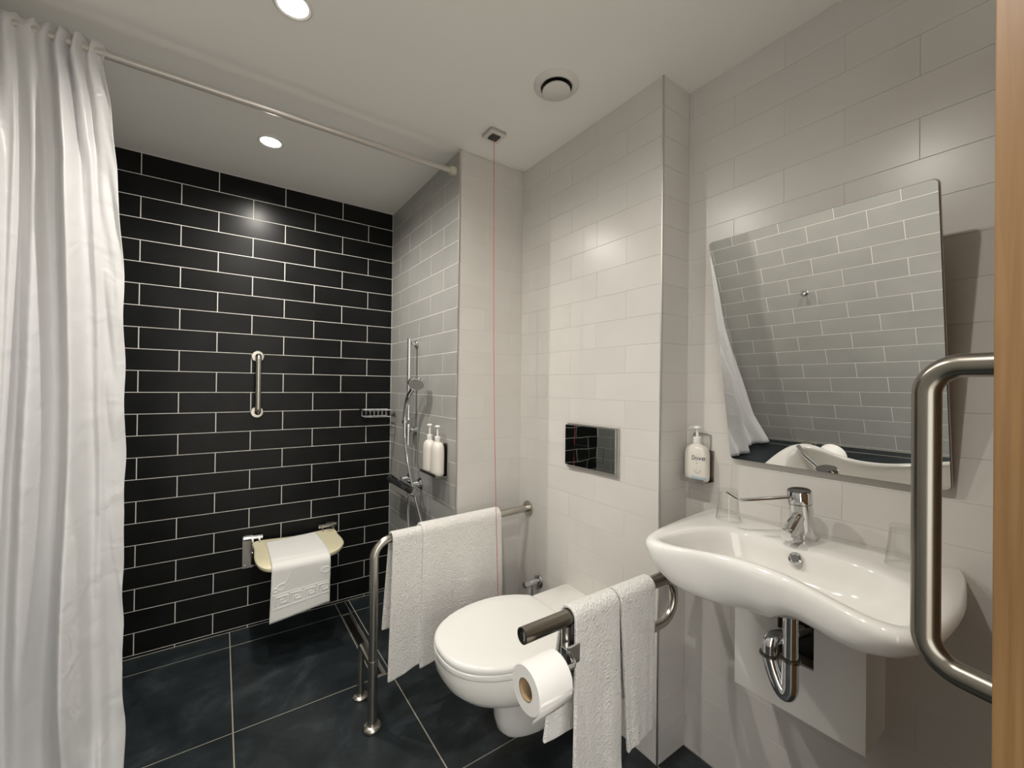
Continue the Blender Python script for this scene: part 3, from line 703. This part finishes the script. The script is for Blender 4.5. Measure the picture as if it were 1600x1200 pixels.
# ------------------------------------------------------------------ towels
def towel(x0, x1, yb, zb, rbar, front, back, label, seed=0.0, th=0.009, group=None, flare=0.0, ybx=0.0, shift=0.0, bx=(0, 0), wav=1.0, slant=0.0):
    """cloth folded over a bar that runs along X; front/back = hanging lengths"""
    R = rbar+th/2+0.0012; NX, NF, NA, NB = 36, 60, 14, 40
    V, F = [], []; rows = []
    for i in range(NF+1): rows.append(('f', front*(1-i/NF)))
    for i in range(1, NA): rows.append(('a', PI*i/NA))
    for i in range(NB+1): rows.append(('b', back*i/NB))
    L = x1-x0
    for kind, v_ in rows:
        for k in range(NX+1):
            t = k/NX; x = x0+L*t; yy = yb+ybx*(x-x0)
            hang = v_ if kind != 'a' else 0
            g = min(1, hang/0.25)
            fold = (0.5+0.5*math.sin(2*PI*1.15*t+seed+hang))*0.011*g*wav+0.003*math.sin(2*PI*2.3*t+seed*2.3)*g*wav
            wn = noise.noise(Vector((x*7+seed, hang*5, seed)))*0.006*g
            xs = x+(t-0.5)*flare*hang+shift*hang
            if kind == 'f':
                ext = front*(1+slant*(t-0.5)+0.025*math.sin(3*t+seed))
                V.append((xs, yy-R-abs(fold)-0.5*abs(wn)-0.02*hang*hang, zb-hang*ext/front))
            elif kind == 'a':
                V.append((x, yy-R*math.cos(v_), zb+R*math.sin(v_)))
            else:
                V.append((x+bx[0]*hang*(1-t)+bx[1]*hang*t, yy+R+abs(fold)*0.8+0.02*hang*hang, zb-hang))
    n = NX+1
    for i in range(len(rows)-1):
        for k in range(NX):
            a = i*n+k; F.append((a, a+1, a+n+1, a+n))
    o = mk('hanging_towel', (V, F), 'towel', smooth='all', loc=((x0+x1)/2, yb, zb), mods=(solid(th, 0), bevel(0.003, 2)))
    tag(o, label, 'towel', group); return o
g1 = 'white towels over the support rails'
ys = -0.053
towel(-0.338, -0.192, -1.0215, 0.699, 0.0158, 0.508, 0.36, 'narrow white towel at the bend of the left support rail', 0.7, group=g1, ybx=0.05, flare=0.03, shift=-0.02, slant=-0.03, bx=(-0.06, 0), wav=0.6)
towel(-0.218, 0.165, -1.0155, 0.699, 0.0265, 0.510, 0.46, 'wide white towel on the left support rail beside the red cord', 2.6, th=0.010, group=g1, ybx=0.053, flare=0.03, shift=-0.01, wav=1.2)
towel(-0.134, 0.030, QY, QZ, 0.0195, 0.470, 0.325, 'white towel on the right support rail, beside the paper roll', 1.1, th=0.010, group=g1, flare=0.04, shift=-0.01, bx=(-0.16, 0.0), slant=0.02, wav=0.6)
towel(0.038, 0.188, QY, QZ, 0.0195, 0.415, 0.33, 'white towel on the right support rail, nearest the washbasin', 4.4, th=0.010, group=g1, flare=-0.10, shift=0.02, slant=-0.10, wav=0.5)

# ------------------------------------------------------------------ toilet
TC = -1.405
def half_spline(P_, n=6):
    out = []; Q = [Vector((p[0], -p[1])) for p in P_[1:2]]+[Vector(p) for p in P_]+[Vector((P_[-1][0], -P_[-2][1]))]
    for i in range(1, len(Q)-2):
        for k in range(n):
            t = k/n; a, b, c, d = Q[i-1:i+3]
            out.append(0.5*((2*b)+(c-a)*t+(2*a-5*b+4*c-d)*t*t+(3*b-a-3*c+d)*t**3))
    out.append(Q[-2]); return out
lid_pts = [(-0.307, 0), (-0.300, 0.060), (-0.275, 0.110), (-0.235, 0.149), (-0.18, 0.179), (-0.11, 0.198), (-0.04, 0.203), (0.03, 0.194), (0.085, 0.172), (0.125, 0.146), (0.146, 0.122), (0.150, 0.06), (0.150, 0)]
pan_pts = [(-0.305, 0), (-0.298, 0.060), (-0.273, 0.110), (-0.233, 0.149), (-0.18, 0.178), (-0.11, 0.196), (-0.04, 0.201), (0.03, 0.192), (0.10, 0.172), (0.17, 0.157), (0.25, 0.155), (0.330, 0.155), (0.353, 0.150), (0.353, 0.07), (0.353, 0)]
def closed(P_):
    h = half_spline(P_); return [(p.x, p.y) for p in h]+[(p.x, -p.y) for p in reversed(h[1:-1])]
lidO, panO = closed(lid_pts), closed(pan_pts)
def lid_rings(spec, cx=-0.06):
    return [[(cx+(x-cx)*s, TC+y*s, z) for x, y in lidO] for s, z in spec]
wc = thing('toilet', 'white wall-hung toilet with its lid closed', 'toilet', (0.1, TC, 0))
spec = [(1.0, 1.0, 0.4165), (1.0, 1.0, 0.398), (0.995, 0.99, 0.372), (0.975, 0.965, 0.345), (0.935, 0.92, 0.318), (0.87, 0.84, 0.295), (0.80, 0.74, 0.279), (0.735, 0.60, 0.269), (0.700, 0.475, 0.255), (0.690, 0.425, 0.22), (0.680, 0.405, 0.15), (0.665, 0.39, 0.112), (0.645, 0.36, 0.096), (0.60, 0.31, 0.090)]
mk('pan', rings([[(0.353+(x-0.353)*a, TC+y*b, z) for x, y in panO] for a, b, z in spec]), 'ceramic', wc, smooth=True)
def deck():
    P_ = [(0.110, 0.02), (0.116, 0.10), (0.135, 0.138), (0.175, 0.152), (0.345, 0.155), (0.3535, 0.148)]
    O = [(x, y) for x, y in P_]+[(x, -y) for x, y in reversed(P_)]
    return rings([[(0.3535+(x-0.3535)*s, TC+y*s2, z) for x, y in O] for s, s2, z in ((1, 1, 0.4167), (1, 1, 0.430), (0.985, 0.985, 0.4365), (0.95, 0.95, 0.439))])
mk('rear_deck', [d_ for d_ in [ ([(max(x, 0.158) if z > 0.4 else x, y, z) for x, y, z in deck()[0]], deck()[1]) ]][0], 'ceramic', wc, smooth=True)
mk('seat_ring', rings(lid_rings([(0.975, 0.4175), (0.998, 0.4195), (1.004, 0.426), (1.0, 0.434), (0.985, 0.4365)])), 'seat_plastic', wc, smooth=True)
mk('lid', rings(lid_rings([(0.978, 0.4390), (0.996, 0.4405), (1.0, 0.447), (0.994, 0.4535), (0.978, 0.4575), (0.95, 0.4595), (0.7, 0.4605), (0.35, 0.461)])), 'seat_plastic', wc, smooth=True)
for s in (-1, 1):
    mk('hinge', tube([(0.140, TC+s*0.075-0.02, 0.4445), (0.140, TC+s*0.075+0.02, 0.4445)], 0.0075, 14), 'chrome', wc, smooth=True)
# flush plate
fp = thing('flush_plate', 'dark mirror-finish flush plate on the white wall above the toilet', 'flush plate', (W1, -1.405, 1.042))
mk('frame', prism(rrect(0.281, 0.190, 0.004), -X_, (W1, -1.4045, 1.042), Y_, Z_, 0.0005, 0.009), 'trim', fp, mods=(bevel(0.0015),))
fa = math.radians(2.6); fn_ = Vector((-math.cos(fa), -math.sin(fa), 0)); fu = Vector((-math.sin(fa), math.cos(fa), 0))
mk('glossy_face', prism(rrect(0.264, 0.168, 0.002), fn_, (W1-0.0165, -1.4000, 1.045), fu, Z_, -0.0012, 0.0012), 'flush', fp)
for yy, ww in ((-1.362, 0.085), (-1.452, 0.052)):
    b_ = rrect(ww, 0.058, 0.002); b2 = rrect(ww-0.003, 0.055, 0.002)
    n = len(b_); bo = Vector((W1-0.0165, -1.4, 1.022))+fu*(yy+1.4)+fn_*0.0016
    V = [bo+fu*a+Z_*b for a, b in b_]+[bo+fu*a+Z_*b for a, b in b2]
    mk('button_outline', (V, [(i, (i+1) % n, (i+1) % n+n, i+n) for i in range(n)]), 'dark_plastic', fp, mods=(solid(0.0006),))
    mk('button', prism(b2, fn_, bo, fu, Z_, -0.0002, 0.0012), 'flush', fp)
# stop valve
sv = thing('stop_valve', 'small chrome stop valve on the wall behind the toilet', 'valve', (W1, -1.07, 0.38))
mk('rosette', lathe([(0.031, 0.0005), (0.032, 0.003), (0.027, 0.009), (0.016, 0.012)], (W1, -1.07, 0.380), -X_, 30), 'chrome', sv, smooth=True)
mk('body', tube([(W1-0.011, -1.07, 0.380), (W1-0.055, -1.07, 0.380)], 0.0135, 18), 'chrome', sv, smooth=True)
mk('knob', lathe([(0.010, 0.054), (0.017, 0.057), (0.0155, 0.085), (0.012, 0.088)], (W1, -1.07, 0.380), -X_, 8), 'chrome', sv)
mk('outlet_pipe', tube([(W1-0.038, -1.07, 0.369), (W1-0.038, -1.07, 0.325)], 0.0055, 12), 'chrome', sv, smooth=True)

# ------------------------------------------------------------------ washbasin
KB = 0.957
def kb(P_): return [(-0.8825+(x+0.8825)*KB, -2.6071+(y+2.6071)*KB) for x, y in P_]
out_pts = [(.5085, -1.835), (.36, -1.838), (.24, -1.847)]+kb([(.175, -1.829), (.105, -1.855), (.080, -1.900), (.100, -1.960), (.131, -2.015), (.151, -2.07), (.157, -2.12), (.152, -2.18), (.131, -2.24), (.104, -2.30), (.084, -2.35), (.086, -2.400), (.120, -2.430), (.20, -2.442), (.32, -2.442)])+[(.37, -2.438), (.45, -2.425), (.5085, -2.408)]
in_pts = kb([(.395, -2.05), (.385, -1.985), (.345, -1.930), (.27, -1.893), (.19, -1.878), (.135, -1.885), (.118, -1.912), (.131, -1.965), (.158, -2.02), (.178, -2.07), (.185, -2.12), (.180, -2.18), (.160, -2.24), (.134, -2.30), (.117, -2.345), (.122, -2.385), (.155, -2.402), (.22, -2.405), (.29, -2.390), (.355, -2.335), (.388, -2.27), (.397, -2.19), (.400, -2.12)])
def dense(P_, closed_=False, n=8):
    Q = [Vector(p) for p in P_]; out = []
    N = len(Q); rng = range(N if closed_ else N-1)
    for i in rng:
        g = (lambda j: Q[j % N]) if closed_ else (lambda j: Q[max(0, min(N-1, j))])
        a, b, c, d = g(i-1), g(i), g(i+1), g(i+2)
        for k in range(n):
            t = k/n; out.append(0.5*((2*b)+(c-a)*t+(2*a-5*b+4*c-d)*t*t+(3*b-a-3*c+d)*t**3))
    if not closed_: out.append(Q[-1])
    return out
SCN = Vector((0.235, -2.141))
OP, IP = dense(out_pts), dense(in_pts, True)
def radius(poly, a):
    d = Vector((math.cos(a), math.sin(a))); best = 0
    for i in range(len(poly)):
        p, q = poly[i]-SCN, poly[(i+1) % len(poly)]-SCN; e = q-p
        den = d.x*e.y-d.y*e.x
        if abs(den) < 1e-12: continue
        t = (p.x*e.y-p.y*e.x)/den; s = (p.x*d.y-p.y*d.x)/den
        if t > 0 and -1e-6 <= s <= 1+1e-6: best = max(best, t)
    return best
NA_ = 200
angs = [2*PI*k/NA_ for k in range(NA_)]
RO = [radius(OP, a) for a in angs]; RI = [radius(IP, a) for a in angs]
wallw = [min(1, max(0, (math.cos(a)-0.30)/0.35)) for a in angs]
def bring(fn, z):
    R = []
    for k, a in enumerate(angs):
        r = fn(k); R.append((SCN.x+math.cos(a)*r, SCN.y+math.sin(a)*r, z(k) if callable(z) else z))
    return R
def osc(s): return lambda k: RO[k]*(s+(1-s)*wallw[k])
def lift(z):      # the right lobe is shallower than the left
    def f(k):
        w = min(1, max(0, (-math.sin(angs[k])-0.15)/0.60)); w = w*w*(3-2*w); return z+0.32*w*(0.874-z)
    return f
basin_r = [bring(lambda k: 0.03, 0.750), bring(osc(0.38), lift(0.752)), bring(osc(0.55), lift(0.758)), bring(osc(0.70), lift(0.771)), bring(osc(0.82), lift(0.789)), bring(osc(0.905), lift(0.813)), bring(osc(0.962), lift(0.840)), bring(osc(0.99), lift(0.860)),
           bring(osc(1.0), 0.874), bring(lambda k: RO[k]-0.003*(1-wallw[k]), 0.882), bring(lambda k: RO[k]-0.008*(1-wallw[k])-0.004*wallw[k], 0.8870),
           bring(lambda k: RO[k]*0.6+RI[k]*0.4-0.002, 0.8895), bring(lambda k: RO[k]*0.2+RI[k]*0.8, 0.8885), bring(lambda k: RI[k], 0.8860), bring(lambda k: RI[k]-0.005, 0.8795),
           bring(lambda k: RI[k]*0.955-0.003, 0.860), bring(lambda k: RI[k]*0.90, 0.834), bring(lambda k: RI[k]*0.80, 0.808), bring(lambda k: RI[k]*0.62, 0.791), bring(lambda k: RI[k]*0.35, 0.783), bring(lambda k: 0.026, 0.779)]
wb = thing('washbasin', 'white wall-hung washbasin with a curved concave front', 'washbasin', (0.35, -2.12, 0.70))
mk('bowl', rings(basin_r), 'ceramic', wb, smooth='all')
mk('drain_plug', lathe([(0.024, 0.7795), (0.026, 0.782), (0.024, 0.787), (0.0, 0.789)], (SCN.x, SCN.y, 0), Z_, 30, True, False), 'chrome', wb, smooth=True)
on_ = Vector((-0.80, 0, 0.60)).normalized(); oc = Vector((0.3300, -2.143, 0.8570))
mk('overflow_ring', lathe([(0.0085, 0.0005), (0.0085, 0.003), (0.012, 0.0042), (0.0150, 0.003), (0.0155, 0.0003)], oc, on_, 30, False, False), 'chrome', wb, smooth=True)
mk('overflow_hole', lathe([(0.0, 0.0020), (0.0092, 0.0020), (0.0092, 0.0036), (0.0, 0.0036)], oc, on_, 24, False, False), 'dark_plastic', wb)
# tap
tb = Vector((0.418, -2.128, 0.8895)); tt = Vector((0.405, -2.125, 0.984))
tap = thing('basin_tap', 'chrome lever tap with a long elbow handle on the washbasin', 'tap', (tb.x, tb.y, 0.8895))
ax = (tt-tb).normalized(); hl = (tt-tb).length
mk('body', lathe([(0.0315, 0.0005), (0.0325, 0.005), (0.0300, 0.03), (0.0280, 0.060), (0.0275, hl)], tb, ax, 34), 'chrome', tap, smooth=True)
cap = tt+ax*0.0012
mk('lever_cap', lathe([(0.0275, 0.0), (0.0292, 0.002), (0.0292, 0.030), (0.0275, 0.0335)], cap, ax, 34), 'chrome', tap, smooth=True)
mk('cap_disc', lathe([(0.0262, 0.0337), (0.0250, 0.0350), (0.0, 0.0355)], cap, ax, 30, True, False), 'cap_reflection', tap, smooth=True)
mk('spout', tube(smoothpath([tb+ax*0.062-X_*0.012, tb+ax*0.050-X_*0.048, tb+ax*0.030-X_*0.086], 5), 0.0160, 20), 'chrome', tap, smooth=True)
e1 = tb+ax*0.030-X_*0.086; dd = (Vector((-0.092+0.05, 0, -0.018))).normalized()
mk('aerator', lathe([(0.0162, 0.0005), (0.0168, 0.004), (0.0168, 0.012), (0.0135, 0.013)], e1, dd, 22), 'chrome', tap, smooth=True)
l0 = cap+ax*0.012; lb = Vector((0.286, -2.024, 0.985)); lt = Vector((0.264, -2.000, 1.005)); ld_ = (Vector((lb.x, lb.y, l0.z))-l0).normalized()
lv = bendpath([l0+ld_*0.026+Z_*0.002, lb, lt], 0.012, 5)
def flatbar(path, w, h):
    R = []
    for i, p in enumerate(path):
        t = (path[min(i+1, len(path)-1)]-path[max(i-1, 0)]).normalized(); s = t.cross(Z_).normalized(); n_ = s.cross(t)
        R.append([p+s*(w/2*a)+n_*(h/2*b) for a, b in ((1, .5), (.6, 1), (-.6, 1), (-1, .5), (-1, -.5), (-.6, -1), (.6, -1), (1, -.5))])
    return rings(R)
mk('lever', flatbar(lv, 0.013, 0.008), 'chrome', tap, smooth=True)
# trap and boxing below the basin
bxg = mk('pipe_boxing', None or (lambda: (lambda y0, y1, z0, z1, hy0, hy1, hz0, hz1, x0: join(
    box(x0, x0+0.01, y0, hy0, z0, z1), box(x0, x0+0.01, hy1, y1, z0, z1), box(x0, x0+0.01, hy0, hy1, z0, hz0), box(x0, x0+0.01, hy0, hy1, hz1, z1),
    box(x0+0.01, XS-0.0005, y0, y0+0.01, z0, z1), box(x0+0.01, XS-0.0005, y1-0.01, y1, z0, z1), box(x0+0.01, XS-0.0005, y0+0.01, y1-0.01, z0, z0+0.01)))(-2.279, -1.976, 0.434, 0.724, -2.174, -2.090, 0.574, 0.700, 0.362))(), 'white_plastic', loc=(0.43, -2.12, 0.434))
tag(bxg, 'plain white boxing panel under the washbasin with a square pipe cutout', 'pipe cover')
mk('cutout_back', box(0.42, 0.425, -2.178, -2.086, 0.570, 0.6985), 'dark_plastic', bxg)
tr = thing('basin_trap', 'chrome bottle-neck U-bend trap under the washbasin', 'pipe trap', (0.30, -2.14, 0.53))
tx = 0.262; ty0 = -2.160; ty1 = -2.113
mk('down_pipe', tube([(tx, ty0, 0.748), (tx, ty0, 0.640)], 0.0165, 24), 'chrome', tr, smooth=True)
mk('u_bend', tube(smoothpath([(tx, ty0, 0.636), (tx, ty0, 0.590), (tx, ty0+0.001, 0.562), (tx, ty0+0.009, 0.546), (tx, ty0+0.022, 0.556), (tx, ty1-0.010, 0.588), (tx, ty1, 0.622)], 6), 0.0185, 24), 'chrome', tr, smooth=True)
for y_, z_ in ((ty0, 0.630), (ty1, 0.618)):
    mk('union_nut', lathe([(0.019, 0.0), (0.0225, 0.002), (0.0225, 0.007), (0.019, 0.009)], (tx, y_, z_), Z_, 24), 'steel_dark', tr, smooth=True)
mk('wall_elbow', tube(bendpath([(tx, ty1, 0.622), (tx, ty1, 0.662), (tx+0.030, ty1-0.012, 0.664), (tx+0.135, ty1-0.030, 0.655)], 0.026, 8), 0.0175, 24), 'chrome', tr, smooth=True)
# glasses, upside down on the basin deck
def tumbler(x, y, label):
    z = 0.8905; H = 0.092
    prof = [(0.0335, 0.0), (0.0345, 0.001), (0.0335, 0.012), (0.0290, 0.045), (0.0262, H-0.006), (0.0245, H), (0.0, H), (0.0, H-0.009), (0.0225, H-0.010), (0.0243, H-0.014), (0.0272, 0.045), (0.0318, 0.012), (0.0330, 0.0005)]
    o = mk('drinking_glass', lathe(prof+[prof[0]], (x, y, z), Z_, 40, False, False), 'glass', smooth=True, loc=(x, y, z))
    tag(o, label, 'glass', 'upturned drinking glasses on the washbasin')
tumbler(0.396, -1.935, 'upturned drinking glass at the left end of the washbasin')
tumbler(0.400, -2.336, 'upturned drinking glass on the washbasin, partly behind the door handle')

# ------------------------------------------------------------------ tilted mirror
t_ = 0.2087; mo = Vector((0.488, -2.145, 1.063)); mup = Vector((-math.sin(t_), 0, math.cos(t_))); mn = Vector((-math.cos(t_), 0, -math.sin(t_))); mh = 0.688
mc = mo+mup*(mh/2)
mr = thing('tilted_mirror', 'frameless rectangular mirror tilted forward above the washbasin', 'mirror', tuple(mo))
mk('glass', prism(rrect(0.502, mh, 0.010, 6), mn, mc, Y_, mup, -0.005, 0.0), 'mirror', mr)
mk('backing', prism(rrect(0.506, mh+0.004, 0.011, 6), mn, mc, Y_, mup, -0.012, -0.0052), 'grey_plastic', mr)
for s in (-1, 1):
    a = mo+mup*0.52+Y_*(s*0.18)-mn*0.012
    mk('tilt_arm', tube([a, Vector((XS-0.001, a.y, a.z-0.02))], 0.006, 10), 'steel', mr)
    b_ = mo+mup*0.03+Y_*(s*0.18)-mn*0.012
    mk('pivot', box(b_.x-0.0005, XS-0.0005, b_.y-0.012, b_.y+0.012, b_.z-0.01, b_.z+0.01), 'steel', mr)

# ------------------------------------------------------------------ things seen in the mirror
rh = thing('robe_hook', 'small round chrome robe hook on the grey wall seen in the mirror', 'hook', (XL, -1.447, 1.134))
mk('rosette', lathe([(0.018, 0.0005), (0.019, 0.004), (0.013, 0.009), (0.007, 0.010)], (XL, -1.447, 1.134), X_, 24), 'chrome', rh, smooth=True)
mk('peg', lathe([(0.0065, 0.010), (0.0065, 0.034), (0.012, 0.037), (0.013, 0.044), (0.009, 0.048)], (XL, -1.447, 1.134), X_, 20), 'chrome', rh, smooth=True)
